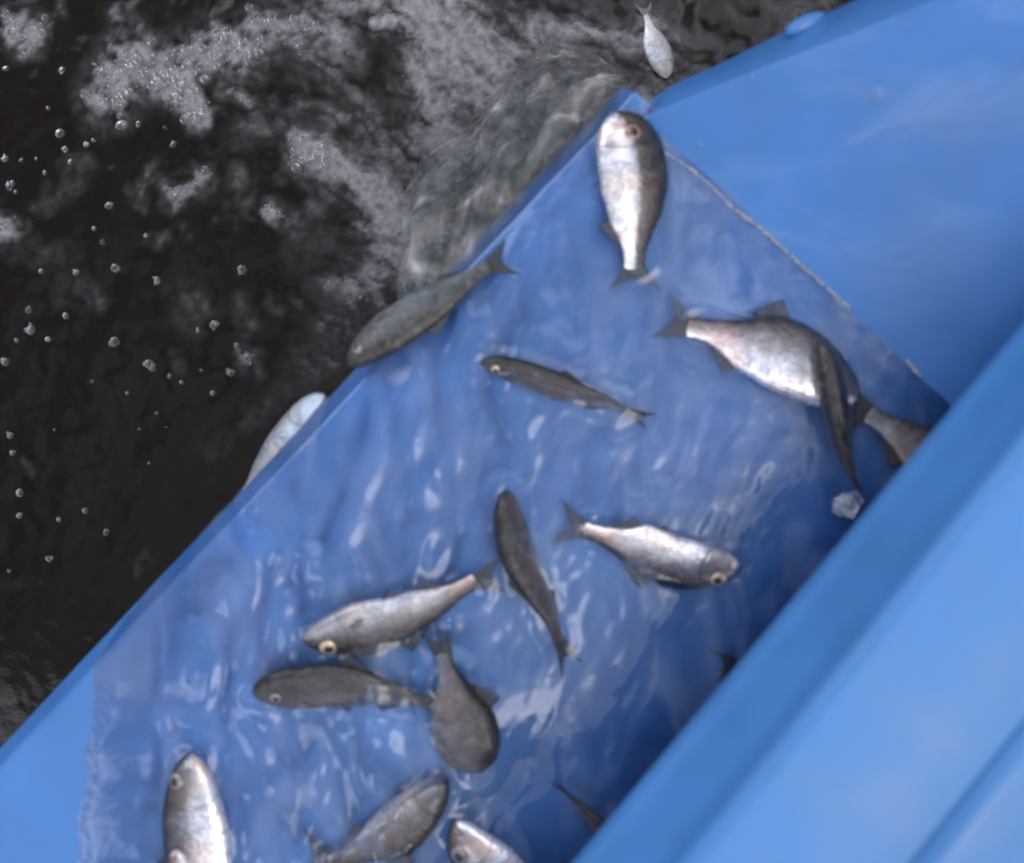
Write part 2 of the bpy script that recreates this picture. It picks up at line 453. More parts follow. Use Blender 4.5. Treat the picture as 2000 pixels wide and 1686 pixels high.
def fin_material(name, col, alpha):
    m, nt, N, L = new_mat(name)
    b = N["Principled BSDF"]
    at = N.new("ShaderNodeAttribute"); at.attribute_name = "fishpos"
    sx = N.new("ShaderNodeSeparateXYZ"); L.new(at.outputs['Vector'], sx.inputs[0])
    w = math_node(N, L, 'SINE', math_node(N, L, 'MULTIPLY', sx.outputs[1], 46.0))
    w2 = math_node(N, L, 'MULTIPLY_ADD', w, 0.5, 0.5)
    r = ramp(N, [(0.0, tuple(c * 0.6 for c in col)), (1.0, tuple(c * 1.35 for c in col))])
    L.new(w2, r.inputs[0]); L.new(r.outputs[0], b.inputs['Base Color'])
    al = math_node(N, L, 'MULTIPLY_ADD', w2, -0.25, math_node(N, L, 'MULTIPLY_ADD', sx.outputs[0], -0.22, alpha), clamp=True)
    L.new(al, b.inputs['Alpha'])
    bp = N.new("ShaderNodeBump"); bp.inputs['Strength'].default_value = 0.5; bp.inputs['Distance'].default_value = 0.001
    L.new(w2, bp.inputs['Height']); L.new(bp.outputs[0], b.inputs['Normal'])
    b.inputs['Roughness'].default_value = 0.35
    return m
FIN = {
    'silver': fin_material("grey_fin", (0.085, 0.087, 0.100), 0.82),
    'half': fin_material('smoky_fin', (0.085, 0.085, 0.098), 0.8),
    'mottled': fin_material('brown_fin', (0.05, 0.048, 0.05), 0.9),
    'grey': fin_material("slate_fin", (0.080, 0.080, 0.090), 0.82),
    'olive': fin_material("olive_fin", (0.060, 0.062, 0.060), 0.95),
    'dark': fin_material("dark_fin", (0.045, 0.043, 0.047), 0.92),
    'pale': fin_material("pale_fin", (0.35, 0.36, 0.38), 0.8),
}
FIN_PALE = fin_material('clear_fin', (0.13, 0.125, 0.13), 0.5)
def plain(name, col, rough=0.2, metallic=0.0, coat=0.0):
    m, nt, N, L = new_mat(name)
    b = N["Principled BSDF"]
    tc = N.new("ShaderNodeTexCoord")
    n = N.new("ShaderNodeTexNoise"); n.inputs['Scale'].default_value = 400; n.inputs['Detail'].default_value = 2
    L.new(tc.outputs['Object'], n.inputs['Vector'])
    r = ramp(N, [(0.3, tuple(c * 0.8 for c in col)), (0.7, tuple(min(1, c * 1.2) for c in col))])
    L.new(n.outputs[0], r.inputs[0]); L.new(r.outputs[0], b.inputs['Base Color'])
    b.inputs['Roughness'].default_value = rough
    b.inputs['Metallic'].default_value = metallic
    b.inputs['Coat Weight'].default_value = coat
    return m
M_iris_gold = plain("gold_iris", (0.62, 0.47, 0.33), 0.25, 0.3, 0.6)
M_iris_red = plain("reddish_iris", (0.33, 0.20, 0.16), 0.3, 0.2, 0.5)
M_iris_grey = plain("grey_iris", (0.26, 0.23, 0.22), 0.3, 0.2, 0.5)
M_pupil = plain("pupil", (0.012, 0.012, 0.016), 0.08, 0.0, 0.8)

# ------------------------------------------------------------------ chute frame
O2 = P(1192, 212, 0)                       # corner of lip and side wall
E1 = Vector((-0.685, -0.728, 0)).normalized()   # along the lip
E2 = Vector((0.728, -0.685, 0)).normalized()    # upstream, away from the lip
def C(a, b, z):
    return O2 + E1 * a + E2 * b + Vector((0, 0, z))
def to_ab(x, y):
    dx = x - O2.x; dy = y - O2.y
    return dx * E1.x + dy * E1.y, dx * E2.x + dy * E2.y

chute = empty("fish_chute", C(0.5, 0.4, 0),
              "wide smooth blue plastic chute with a thin lip over the dark water", "chute")
def local(o, root):
    """world-built mesh -> local to its root empty"""
    o.data.transform(Matrix.Translation(-Vector(root.location)))
    o.parent = root
    return o

W_CH = 1.04
# floor with rounded lip (profile in b,z), swept along a
A0 = -0.0135                                # waterline on the side wall
WB = 0.0325                                 # the wall's fillet starts this far inside it
prof = [(0.95, 0.0)]
prof += [(b, 0.0) for b in (0.7, 0.5, 0.3, 0.15, 0.08, 0.045)]
prof += [(0.022, 0.0), (0.011, -0.0001), (0.0085, -0.0004), (0.0065, -0.0013), (0.0045, -0.0033), (0.001, -0.0085), (-0.004, -0.0155),
         (-0.0080, -0.0205), (-0.0095, -0.0235), (-0.0098, -0.028), (-0.007, -0.031), (0.02, -0.033), (0.03, -0.028), (0.10, -0.022), (0.95, -0.022)]
na = 60
v = []
a_list = [A0 - 0.016, A0 - 0.004, A0 + 0.010, A0 + WB - 0.004] + list(np.linspace(A0 + WB, W_CH - WB + 0.0, 52)) + [W_CH - WB + 0.004, W_CH + 0.01]
na = len(a_list)
for a in a_list:
    wob = 0.0012 * float(perlin(a * 9.0, 3.3))
    low = 0.0 if A0 + WB - 0.001 < a < W_CH - WB + 0.001 else 0.0015
    for (b, z) in prof:
        v.append(C(a, b + (wob if b < 0.05 else 0), z - low))
fl = mesh_obj("floor", v, grid_faces(na, len(prof), True), M_floor)
fix_normals(fl)
local(fl, chute)

# side wall, flared; its top edge climbs away from the lip corner
def wall_section(b, a0, sgn, ztop, nrm_out=1.667):
    """list of points from floor joint to outer skirt"""
    w = []
    # a soft fillet lets the floor run up into the wall without a crease
    FL, SL = 0.030, 1 / nrm_out
    zf = SL * FL / 2
    def z_at(o): return o * o * SL / (2 * FL) if o < FL else zf + (o - FL) * SL
    omax = math.sqrt(ztop * 2 * FL / SL) if ztop < zf else FL + (ztop - zf) / SL
    off = omax - WB
    ab = a0 + sgn * WB
    for f in np.unique(np.concatenate([np.linspace(0, min(FL, omax * 0.7), 7), np.linspace(min(FL, omax * 0.7), omax, 7)])):
        w.append((ab - sgn * f, z_at(float(f)), 0))
    # crisp rim, then a flange sloping down and away, square to the raked edge
    g = float(smooth(0.0, 0.06, b))
    rw = 0.020 + 0.016 * min(1, ztop / 0.12)
    co, sb_ = 1 - g * 0.45, g * 0.836
    def fl_(d, z): w.append((a0 - sgn * (off + d * co), z, -d * sb_))
    fl_(0.0014, ztop + 0.0006)
    fl_(0.0035, ztop - 0.0003)
    fl_(0.0060, ztop - 0.0030)
    fl_(0.004 + rw, ztop - 0.005 - rw * 0.86)
    fl_(0.005 + rw, ztop - 0.008 - rw * 0.98)
    fl_(0.001 + rw, ztop - 0.010 - rw * 0.98)
    # back of the wall
    fl_(0.002, ztop - 0.010)
    w.append((a0 - sgn * 0.006, -0.020, 0))
    return w
def build_wall(a0, sgn):
    v = []; nb = 110; n = None
    for i in range(nb):
        b = 0.003 + 0.80 * (i / (nb - 1)) ** 1.15
        zt = float(np.interp(b, [-0.01, 0.026, 0.084, 0.131, 0.164, 0.3, 0.82], [0.0012, 0.0030, 0.061, 0.105, 0.138, 0.25, 0.42])) + 0.0016 * float(perlin(b * 13, 7.7)) * min(1, b * 8)
        sec = wall_section(b, a0, sgn, zt)
        n = len(sec)
        for k, (a, z, db) in enumerate(sec):
            if k in (16, 17, 18):
                db += 0.004 * float(perlin(b * 21, k * 0.11 + 2))
            v.append(C(a, b + db, z))
    f = grid_faces(nb, n)
    o = mesh_obj("side_wall", v, f, M_wall)
    fix_normals(o)
    return local(o, chute)
build_wall(A0, 1)
build_wall(W_CH, -1)

# ------------------------------------------------------------------ holding tank (front wall above the outlet)
ZB, ZT = 0.150, 0.240
L1a, L1b = P(1110, 1686, ZB), P(2000, 620, ZB)
L2a, L2b = P(1330, 1686, ZT), P(2000, 846, ZT)
L3a, L3b = P(1775, 1686, ZT), P(2000, 1385, ZT)
dl = (L1b - L1a).normalized()
n_in = Vector((dl.y, -dl.x, 0)).normalized()
if n_in.x < 0: n_in = -n_in
tank = empty("holding_tank", (L1a + L1b) * 0.5 + n_in * 0.3,
             "blue plastic tank with a rounded front edge standing over the chute", "tank")
def lerp(a, b, t): return a + (b - a) * t
v = []
nk = 40
tr_ = 0.017
npz = None
top_w = 0.137
for i in range(nk):
    t = -0.75 + 2.35 * i / (nk - 1)
    p1 = lerp(L1a, L1b, t); p2 = lerp(L2a, L2b, t)
    bow = 0.0015 * float(perlin(t * 3.1, 5.5))
    sec = []
    sec.append(p1 + n_in * 0.030 + Vector((0, 0, 0.002)))
    sec.append(p1 + n_in * 0.010 + Vector((0, 0, -0.001)))
    sec.append(p1 + n_in * 0.003 + Vector((0, 0, 0.002)))
    sec.append(p1 + Vector((0, 0, 0.008)))
    up = Vector((0, 0, 1))
    q0 = p2.copy(); q0.z = 0
    b0 = p1.copy(); b0.z = 0
    for k in range(1, 5):
        f = k / 5
        q = lerp(b0, q0, f)
        sec.append(Vector((q.x, q.y, lerp(ZB, ZT - tr_, f))) + n_in * bow)
    for k in range(0, 9):
        an = math.pi / 2 * k / 8
        sec.append(Vector((q0.x, q0.y, ZT - tr_)) + n_in * (tr_ * (1 - math.cos(an)) + bow) + up * tr_ * math.sin(an))
    sec.append(Vector((q0.x, q0.y, ZT - 0.0006)) + n_in * (top_w * 0.5))
    sec.append(Vector((q0.x, q0.y, ZT)) + n_in * (top_w - 0.004))
    sec.append(Vector((q0.x, q0.y, ZT - 0.0015)) + n_in * (top_w + 0.001))
    sec.append(Vector((q0.x, q0.y, ZT - 0.007)) + n_in * (top_w + 0.003))
    sec.append(Vector((q0.x, q0.y, ZT - 0.030)) + n_in * (top_w + 0.004))
    sec.append(Vector((q0.x, q0.y, ZT - 0.030)) + n_in * (top_w - 0.03))
    sec.append(Vector((q0.x, q0.y, ZT - 0.02)) + n_in * 0.034)
    npz = len(sec)
    v += sec
tw = mesh_obj("front_wall", v, grid_faces(nk, npz, True), M_tank)
fix_normals(tw)
local(tw, tank)
# lid behind the front rim, slightly lower, gently domed away
v = []
for i in range(20):
    t = -0.75 + 2.35 * i / 19
    q0 = lerp(L2a, L2b, t); q0.z = 0
    for d, z in ((0.118, ZT - 0.0045), (0.165, ZT - 0.0055), (0.24, ZT - 0.016), (0.275, ZT - 0.028), (0.282, ZT - 0.034), (0.276, ZT - 0.040), (0.165, ZT - 0.026)):
        v.append(q0 + n_in * d + Vector((0, 0, z)))
lid = mesh_obj("lid", v, grid_faces(20, 7, True), M_tank)
fix_normals(lid)
local(lid, tank)
v = []
for i in range(12):
    t = -0.72 + 2.29 * i / 11
    q0 = lerp(L2a, L2b, t); q0.z = 0
    for d, z in ((0.585, -0.05), (0.585, ZT - 0.095), (0.590, ZT - 0.09), (0.597, ZT - 0.095), (0.597, -0.05)):
        v.append(q0 + n_in * d + Vector((0, 0, z)))
bw = mesh_obj("back_wall", v, grid_faces(12, 5), M_tank)
fix_normals(bw)
local(bw, tank)
# end walls
def end_wall(t):
    q0 = lerp(L2a, L2b, t); q0.z = 0
    p = []
    for th in (0, 0.012):
        for d, z in ((0.012, -0.02), (0.59, -0.05), (0.59, ZT - 0.1), (0.54, ZT - 0.065), (0.03, ZT - 0.04)):
            p.append(q0 + n_in * d + dl * (th - 0.02 if t > 0 else 0.02 - th) + Vector((0, 0, z)))
    f = [(0, 1, 2, 3, 4), (9, 8, 7, 6, 5)] + [(k, (k + 1) % 5, (k + 1) % 5 + 5, k + 5) for k in range(5)]
    o = mesh_obj("end_wall", p, f, M_tank, smooth=False)
    fix_normals(o)
    local(o, tank)
end_wall(-0.72); end_wall(1.57)

# tab on the outer rim
tabs = P(1573, 47, 0.060)
v = []; nt_, nr_ = 16, 7
dx = Vector((0.93, 0.42, 0)).normalized(); dy = Vector((-0.42, 0.93, 0)).normalized()
for j in range(nr_):
    r = math.cos(math.pi / 2 * j / (nr_ - 1))
    zz = math.sin(math.pi / 2 * j / (nr_ - 1))
    for i in range(nt_):
        an = 2 * math.pi * i / nt_
        v.append(tabs + dx * (0.021 * r * math.cos(an)) + dy * (0.0085 * r * math.sin(an)) + Vector((0, 0, 0.008 * zz)))
tb = mesh_obj("rim_tab", v, grid_faces(nr_, nt_, True), M_wall)
local(tb, chute)

# ------------------------------------------------------------------ stream water in the chute
FISH_LINES = [   # where bodies break the surface, in photo pixels
    ([(1206, 222), (1238, 345), (1242, 415), (1240, 500)], 55), ([(940, 708), (1040, 735), (1110, 761), (1200, 792)], 26),
    ([(1600, 735), (1495, 682), (1430, 660), (1360, 640)], 56), ([(988, 960), (1016, 1075), (1042, 1140), (1085, 1240)], 34),
    ([(1432, 1108), (1335, 1100), (1270, 1082), (1212, 1060), (1150, 1038)], 44), ([(606, 1248), (712, 1222), (785, 1200), (920, 1155)], 44),
    ([(506, 1352), (605, 1340), (680, 1342), (830, 1372)], 42), ([(930, 1490), (908, 1425), (880, 1325)], 54),
    ([(373, 1486), (378, 1600), (388, 1700)], 56), ([(862, 1532), (786, 1608), (682, 1670)], 48), ([(900, 1620), (962, 1708)], 50)]
def stream_height(x, y):
    a, b = to_ab(x, y)
    px = x / S + 1000; py = 843 - y / S
    # left boundary of the stream (photo pixels at floor level)
    bx = np.interp(py, [500, 900, 1100, 1180, 1285, 1400, 1500, 1686, 1900], [-150, 180, 330, 290, 217, 215, 203, 186, 160])
    bx = bx + 30 * perlin(py / 110.0, 0.5) + 12 * perlin(py / 50.0, 0.5) + 6 * perlin(py / 21.0, 4.5)
    dl_ = (px - bx) * S
    edge = smooth(-0.01, 0.085, dl_ + 0.018 * fbm(x * 9, y * 9, 2))
    lipf = smooth(-0.008, 0.05, b)
    depth = (0.0105 + 0.0055 * smooth(0.01, 0.09, a)) * edge * (0.40 + 0.60 * lipf)
    # streaks raked along the flow on the tank side
    ux, uy = 0.40, 0.915
    al = x * ux + y * uy; ac = x * uy - y * ux
    w = 0.022 * fbm(x * 11, y * 11, 2); w2 = 0.022 * fbm(x * 11 + 40, y * 11 + 7, 2)
    r1 = fbm((ac + w) * 38, (al + w2) * 15, 2, 0.42) + 0.30 * (1 - 2 * np.abs(perlin((ac + 1.5 * w) * 26 + 5, (al - w2) * 10)))
    # along the side wall
    vx, vy = 0.62, -0.78
    al2 = x * vx + y * vy; ac2 = x * vy - y * vx
    r2 = fbm((ac2 + w) * 24, (al2 + w2) * 6, 2, 0.45)
    # glassy swirls on the open left half: folded noise, strongly warped
    q1 = 0.030 * fbm(x * 10 + 3, y * 7, 2); q2 = 0.030 * fbm(x * 10 + 61, y * 7 + 5, 2)
    r3 = fbm((x + q1) * 27, (y + q2) * 15, 2, 0.4) - 0.9 * np.abs(perlin((x + 1.6 * q2) * 21 + 9, (y + 1.6 * q1) * 10))
    nearw = smooth(0.20, 0.04, a)
    leftm = smooth(1120, 820, px + 0.15 * (py - 1000)) * (1 - nearw)
    strk = np.clip(1 - nearw - leftm, 0, 1)
    amp = 0.0037 * (0.85 + 0.6 * fbm(x * 5, y * 5, 2))
    r4 = fbm((ac + w) * 58 + 9, (al + w2) * 17, 2, 0.4)
    rip = ((0.45 * r1 + 0.55 * r4) * strk * 0.62 + 0.75 * r2 * nearw + 2.1 * r3 * leftm) * amp
    rip = rip + 0.0011 * fbm(x * 26 + 3, y * 26, 2, 0.5)
    # water heaps up round the tangle of fish
    d1 = np.hypot((px - 835) / 190, (py - 1375) / 120)
    heap = 0.0125 * np.exp(-d1 ** 4 * 0.9)
    for (hx, hy, hr, hh) in [(700, 1205, 120, 0.006), (1270, 1050, 120, 0.006), (1240, 400, 80, 0.004), (750, 1600, 110, 0.010), (1450, 680, 110, 0.004), (1020, 1090, 90, 0.006), (1060, 740, 110, 0.006), (380, 1600, 90, 0.004)]:
        heap = heap + hh * np.exp(-((px - hx) ** 2 + (py - hy) ** 2) / (hr * hr))
    # meniscus where the surface meets the flared side wall
    men = (0.0008 + 0.0 * smooth(0.04, 0.14, b) * smooth(0.60, 0.38, b) * np.clip(0.8 + 0.7 * perlin(b * 13, 3.5), 0.25, 1.2)) * np.exp(-np.clip(a - (A0 - 0.010), 0, 1) / 0.0042) * (1 + 0.5 * perlin(b * 26, 1.5))
    wake = x * 0.0
    for pts_, hd_ in FISH_LINES:
        dm = np.full(x.shape, 1e9)
        for (x0, y0), (x1, y1) in zip(pts_[:-1], pts_[1:]):
            ex, ey = x1 - x0, y1 - y0
            tt = np.clip(((px - x0) * ex + (py - y0) * ey) / (ex * ex + ey * ey), 0, 1)
            dm = np.minimum(dm, np.hypot(px - x0 - tt * ex, py - y0 - tt * ey))
        e_ = dm - hd_ * 0.75
        wake = wake + 0.0016 * np.exp(-(e_ / 16.0) ** 2) + 0.0007 * np.cos(e_ / 8.5 + 1.5 * perlin(px / 40, py / 40)) * np.exp(-np.abs(e_) / 42.0) * np.clip(0.5 + perlin(px / 75.0, py / 75.0), 0, 1)
    heap = heap + wake
    z = depth + (rip * (0.25 + 0.75 * lipf) * edge ** 1.3 + heap) * edge + men
    z = np.maximum(z, 0.0006)
    # follow the rounded lip
    drop = np.interp(b, [-0.0112, -0.0080, -0.004, 0.001, 0.0045, 0.0065, 0.0085, 0.02], [-0.0262, -0.0195, -0.0145, -0.0078, -0.0030, -0.0012, -0.0003, 0.0])
    z = z + drop
    return z, dl_
NA, NB = 300, 330
A = np.concatenate([np.linspace(A0 - 0.022, A0 + 0.01, 30)[:-1], np.linspace(A0 + 0.01, 0.975, NA - 29)])
B = np.concatenate([np.linspace(-0.0110, 0.05, 40), np.linspace(0.05, 0.80, NB - 40 + 1)[1:]])
AA, BB = np.meshgrid(A, B, indexing='ij')
XX = O2.x + E1.x * AA + E2.x * BB
YY = O2.y + E1.y * AA + E2.y * BB
ZZ, DD = stream_height(XX, YY)
verts = np.stack([XX.ravel(), YY.ravel(), ZZ.ravel()], 1)
faces = []
keep = (DD > -0.02)
for i in range(NA - 1):
    for j in range(len(B) - 1):
        if keep[i, j] and keep[i + 1, j + 1] and keep[i + 1, j] and keep[i, j + 1]:
            q = len(B)
            faces.append((i * q + j, (i + 1) * q + j, (i + 1) * q + j + 1, i * q + j + 1))
stream = mesh_obj("stream_water", verts, faces, M_stream)
tag(stream, kind="structure")

# ------------------------------------------------------------------ dark water below
ZP = -0.35
def axis(lo, hi, step, far):
    core = list(np.arange(lo, hi + 1e-6, step))
    ext = []; d = step
    p = hi
    while p < far:
        d *= 1.35; p += d; ext.append(p)
    neg = []; d = step; p = lo
    while p > -far:
        d *= 1.35; p -= d; neg.append(p)
    return np.array(neg[::-1] + core + ext)
ax = axis(-0.74, 0.46, 0.0036, 40); ay = axis(-0.36, 0.62, 0.0036, 40)
X, Y = np.meshgrid(ax, ay, indexing='ij')
kp = S * (H - ZP) / H
PX = X / kp + 1000; PY = 843 - Y / kp
near = np.exp(-np.hypot((X - 0.05) / 0.55, (Y - 0.42) / 0.45) ** 2)
Z = ZP + 0.0050 * fbm(X * 9, Y * 9, 3, 0.5) * (0.45 + 1.0 * near) + 0.0017 * fbm(X * 24, Y * 24, 2, 0.5) * near + 0.0009 * fbm(X * 40, Y * 40, 2)
core = smooth(3, 0.8, np.hypot(X, Y)) * (0.25 + 0.75 * smooth(1250, 850, PY + 0.25 * PX))
Z = ZP + (Z - ZP) * core
strokes = [  # polyline in photo pixels, half width, strength; some weak ones paint sky reflections
    ([(212, 190), (235, 140), (262, 118), (330, 140), (400, 108), (480, 92)], 40, 0.85),
    ([(238, 185), (245, 150)], 24, 1.0), ([(300, 150), (355, 155)], 30, 1.1), ([(352, 165), (378, 205), (384, 226)], 20, 1.2),
    ([(470, 92), (540, 62), (610, 52), (650, 75)], 42, 0.75), ([(420, 80), (500, 85)], 30, 0.9),
    ([(620, 20), (600, 90), (640, 140)], 34, 0.55), ([(240, 50), (270, 70), (300, 95)], 24, 0.55),
    ([(35, 58), (60, 70)], 26, 0.95), ([(65, 75), (110, 30), (112, 0)], 10, 0.5), ([(20, 105), (70, 95)], 14, 0.4),
    ([(650, 0), (760, -20), (850, 10)], 40, 0.7),
    ([(820, 0), (880, 60), (930, 110), (960, 165)], 62, 1.0), ([(880, 20), (840, 120), (850, 220), (870, 290)], 46, 0.85),
    ([(930, 130), (880, 190), (850, 235)], 42, 0.85),
    ([(960, 150), (1000, 95), (1060, 58), (1130, 60), (1190, 78), (1250, 90)], 26, 0.8),
    ([(1000, 40), (950, 90)], 40, 0.55), ([(1150, 120), (1240, 175), (1300, 165)], 30, 0.5), ([(1260, 60), (1300, 110)], 38, 0.75),
    ([(1330, 110), (1370, 140)], 10, 0.45), ([(1180, 180), (1240, 200)], 22, 0.6), ([(1520, 20), (1555, 40)], 14, 0.5), ([(1640, 0), (1600, 12)], 12, 0.35),
    ([(860, 500), (890, 400), (930, 320), (1000, 240), (1090, 170)], 95, 0.62), ([(830, 300), (860, 420), (850, 520)], 40, 0.5),
    ([(600, 295), (680, 340), (740, 385), (800, 440)], 30, 1.1), ([(640, 330), (720, 350), (790, 400)], 26, 0.9),
    ([(740, 400), (775, 470), (800, 520)], 38, 0.95), ([(790, 420), (800, 540)], 26, 0.8),
    ([(700, 560), (740, 520), (790, 500)], 40, 0.75), ([(650, 560), (690, 575), (740, 590)], 26, 0.6),
    ([(715, 310), (725, 220), (708, 190)], 22, 0.5), ([(750, 300), (800, 290), (830, 330)], 30, 0.55), ([(735, 38), (768, 46)], 11, 1.2),
    ([(690, 120), (720, 60)], 22, 0.4), ([(655, 215), (690, 225)], 12, 0.6), ([(560, 232), (590, 215)], 16, 0.5), ([(480, 260), (530, 240)], 20, 0.35),
    ([(450, 185), (475, 195)], 14, 0.6), ([(340, 385), (378, 362), (398, 345)], 18, 0.7), ([(250, 380), (300, 330)], 10, 0.45),
    ([(270, 385), (320, 345)], 9, 0.4), ([(6, 450), (20, 455)], 22, 0.9), ([(85, 400), (130, 360), (165, 310)], 16, 0.32),
    ([(470, 330), (475, 410)], 16, 0.35), ([(530, 412), (545, 425)], 14, 0.8), ([(590, 480), (640, 470)], 26, 0.35), ([(690, 640), (640, 690), (610, 720)], 30, 0.42),
    ([(620, 640), (660, 600)], 24, 0.4), ([(590, 700), (560, 760)], 20, 0.28), ([(520, 790), (480, 830)], 16, 0.24), ([(40, 490), (120, 500)], 18, 0.2),
    ([(370, 580), (380, 610)], 24, 0.3), ([(480, 690), (490, 710)], 16, 0.5), ([(470, 600), (485, 640)], 14, 0.3), ([(345, 690), (350, 720)], 9, 0.25),
    ([(55, 905), (60, 930)], 8, 0.3), ([(290, 1080), (272, 1125)], 6, 0.28), ([(220, 245), (215, 120)], 10, 0.35), ([(410, 880), (430, 860)], 14, 0.18),
    ([(140, 560), (180, 590)], 20, 0.25), ([(570, 130), (600, 140)], 18, 0.3), ([(300, 470), (345, 450)], 10, 0.35), ([(360, 560), (390, 640)], 18, 0.22),
]
F = np.zeros_like(X)
inreg = (PX > -200) & (PX < 1900) & (PY > -200) & (PY < 1500)
fx = PX[inreg]; fy = PY[inreg]
wx = fx + 26 * fbm(fx / 70, fy / 70, 3); wy = fy + 26 * fbm(fx / 70 + 9, fy / 70, 3)
acc = np.zeros_like(fx)
for pts, hw, st in strokes:
    dmin = np.full(fx.shape, 1e9)
    for (x0, y0), (x1, y1) in zip(pts[:-1], pts[1:]):
        ddx, ddy = x1 - x0, y1 - y0
        tt = np.clip(((wx - x0) * ddx + (wy - y0) * ddy) / (ddx * ddx + ddy * ddy), 0, 1)
        dmin = np.minimum(dmin, np.hypot(wx - x0 - tt * ddx, wy - y0 - tt * ddy))
    acc = np.maximum(acc, st * np.clip(1.25 - dmin / (hw * 1.75), 0, 1))
# streaky froth texture raked along the splash, plus thin scum everywhere close to the outfall
sa = fx * 0.80 + fy * 0.60; sb = fx * 0.60 - fy * 0.80 + 20 * fbm(fx / 55, fy / 55, 3)
rake = fbm(sa / 70, sb / 20, 4, 0.62) * 0.9 + 0.35 * fbm(fx / 14, fy / 14, 2)
bub = 1.15 * fbm(fx / 30, fy / 30, 4, 0.62)
rakew = smooth(480, 680, fx)
tex = rake * rakew + bub * (1 - rakew)
scum = 0.34 * smooth(0.0, 0.8, fbm(fx / 90, fy / 90, 4, 0.55) + 0.30 - np.hypot(fx - 800, fy - 280) / 800)
soft = 0.42 * acc * np.clip(0.7 + tex, 0, 2)  # keeps faint blotches that paint sky reflections into the water's colour
acc = np.maximum(soft, np.where(acc > 0.01, smooth(0.12, 1.2, acc + 0.75 * tex) * np.clip(acc * 1.25, 0, 1), 0))
acc = np.maximum(acc, scum * np.clip(0.8 + tex, 0, 2))
F[inreg] = np.clip(acc, 0, 1.3)
Z = Z + 0.0035 * np.clip(F, 0, 1)
pond = mesh_obj("water", np.stack([X.ravel(), Y.ravel(), Z.ravel()], 1), grid_faces(len(ax), len(ay)), M_pond)
fat = pond.data.attributes.new("froth_sheen", 'FLOAT', 'POINT')
fat.data.foreach_set('value', F.ravel().astype(np.float32))
tag(pond, kind="structure")
def pond_z(x, y):
    i = int(np.clip(np.searchsorted(ax, x), 0, len(ax) - 1)); j = int(np.clip(np.searchsorted(ay, y), 0, len(ay) - 1))
    return float(Z[i, j])

# ------------------------------------------------------------------ water falling from the lip
lip_px = [(1176, 226), (1130, 272), (1080, 328), (1030, 386), (980, 440), (930, 492), (880, 540), (835, 588), (800, 622), (765, 655)]
land_px = [(1236, 170), (1200, 132), (1140, 98), (1082, 80), (1030, 110), (985, 170), (940, 222), (880, 248), (822, 275), (812, 330)]
ns, nf = 110, 70
v = []; air = []
for i in range(ns):
    s = i / (ns - 1) * (len(lip_px) - 1)
    k = min(int(s), len(lip_px) - 2); f = s - k
    l0 = lerp(P(*lip_px[k], 0), P(*lip_px[k + 1], 0), f)
    a_, b_ = to_ab(l0.x, l0.y)
    l0 = C(a_, 0.006, 0.0035)
    g0 = lerp(P(*land_px[k], ZP), P(*land_px[k + 1], ZP), f)
    for j in range(nf):
        t = j / (nf - 1)
        p = lerp(l0, g0, t)
        p.z = l0.z + (ZP + 0.004 - l0.z) * (0.06 * t + 0.94 * t * t)
        am = 0.013 * t ** 0.7
        nn = float(fbm(i / 22.0 + 0.9 * t, t * 3.2, 4, 0.5))
        n2 = float(fbm(i / 7.0 + 40, t * 5.0, 3, 0.5))
        p += Vector((-0.5, 0.55, 0.65)) * (am * nn * 1.5 + am * 0.5 * n2)
        p += Vector((0.7, 0.7, 0)) * (0.014 * t * float(fbm(i / 16.0 + 70, 3.3 * t, 3, 0.5)))
        v.append(p)
        sf = i / (ns - 1)
        fade = min(1, (1 - t) / 0.16 + 0.12) * min(1, 0.12 + t / 0.22) * min(1, sf / 0.10 + 0.1) * min(1, (1 - sf) / 0.06 + 0.25)
        glint_rdg = max(0.0, 1 - abs(float(fbm(i / 12.0 + 0.6 * t + 11, t * 3.6 + 5, 3, 0.5))) * 3.2) ** 3  # thin highlight lines painted into the sheet's opacity
        air.append(max(0.0, (0.34 + 0.34 * nn + 0.30 * glint_rdg) * fade))
fall = mesh_obj("falling_water", v, grid_faces(ns, nf), M_sheet)
aat = fall.data.attributes.new("air", 'FLOAT', 'POINT')
aat.data.foreach_set('value', np.array(air, np.float32))
tag(fall, kind="structure")

# ------------------------------------------------------------------ foam and bubbles
def dome(c, r, seg=10, rings=5, flat=0.75):
    vv = []
    for j in range(rings):
        an = math.pi / 2 * j / rings
        for i in range(seg):
            ph = 2 * math.pi * i / seg
            vv.append((c[0] + r * math.cos(an) * math.cos(ph), c[1] + r * math.cos(an) * math.sin(ph), c[2] + r * flat * math.sin(an)))
    vv.append((c[0], c[1], c[2] + r * flat))
    ff = grid_faces(rings, seg, True)
    top = rings * seg
    ff += [((rings - 1) * seg + i, (rings - 1) * seg + (i + 1) % seg, top) for i in range(seg)]
    return vv, ff
vv = []; ff = []
cand = np.argwhere(F > 0.33)
wts = F[F > 0.33]
# bubbly clusters: more of them left of the splash
wts = wts * np.where(PX[F > 0.33] < 640, 2.2, 0.30)
sel = rng.choice(len(cand), size=min(600, len(cand)), replace=False, p=wts / wts.sum())
for k in sel:
    i, j = cand[k]
    r = 0.0018 + 0.0062 * rng.random() ** 2.4
    if PX[i, j] > 640: r *= 0.5
    x = X[i, j] + rng.normal() * 0.003; y = Y[i, j] + rng.normal() * 0.003
    a, f = dome((x, y, Z[i, j] - 0.0006), r, 9, 4)
    o0 = len(vv); vv += a; ff += [tuple(q + o0 for q in t) for t in f]
foam = mesh_obj("foam", vv, ff, M_bubble)
tag(foam, kind="stuff")

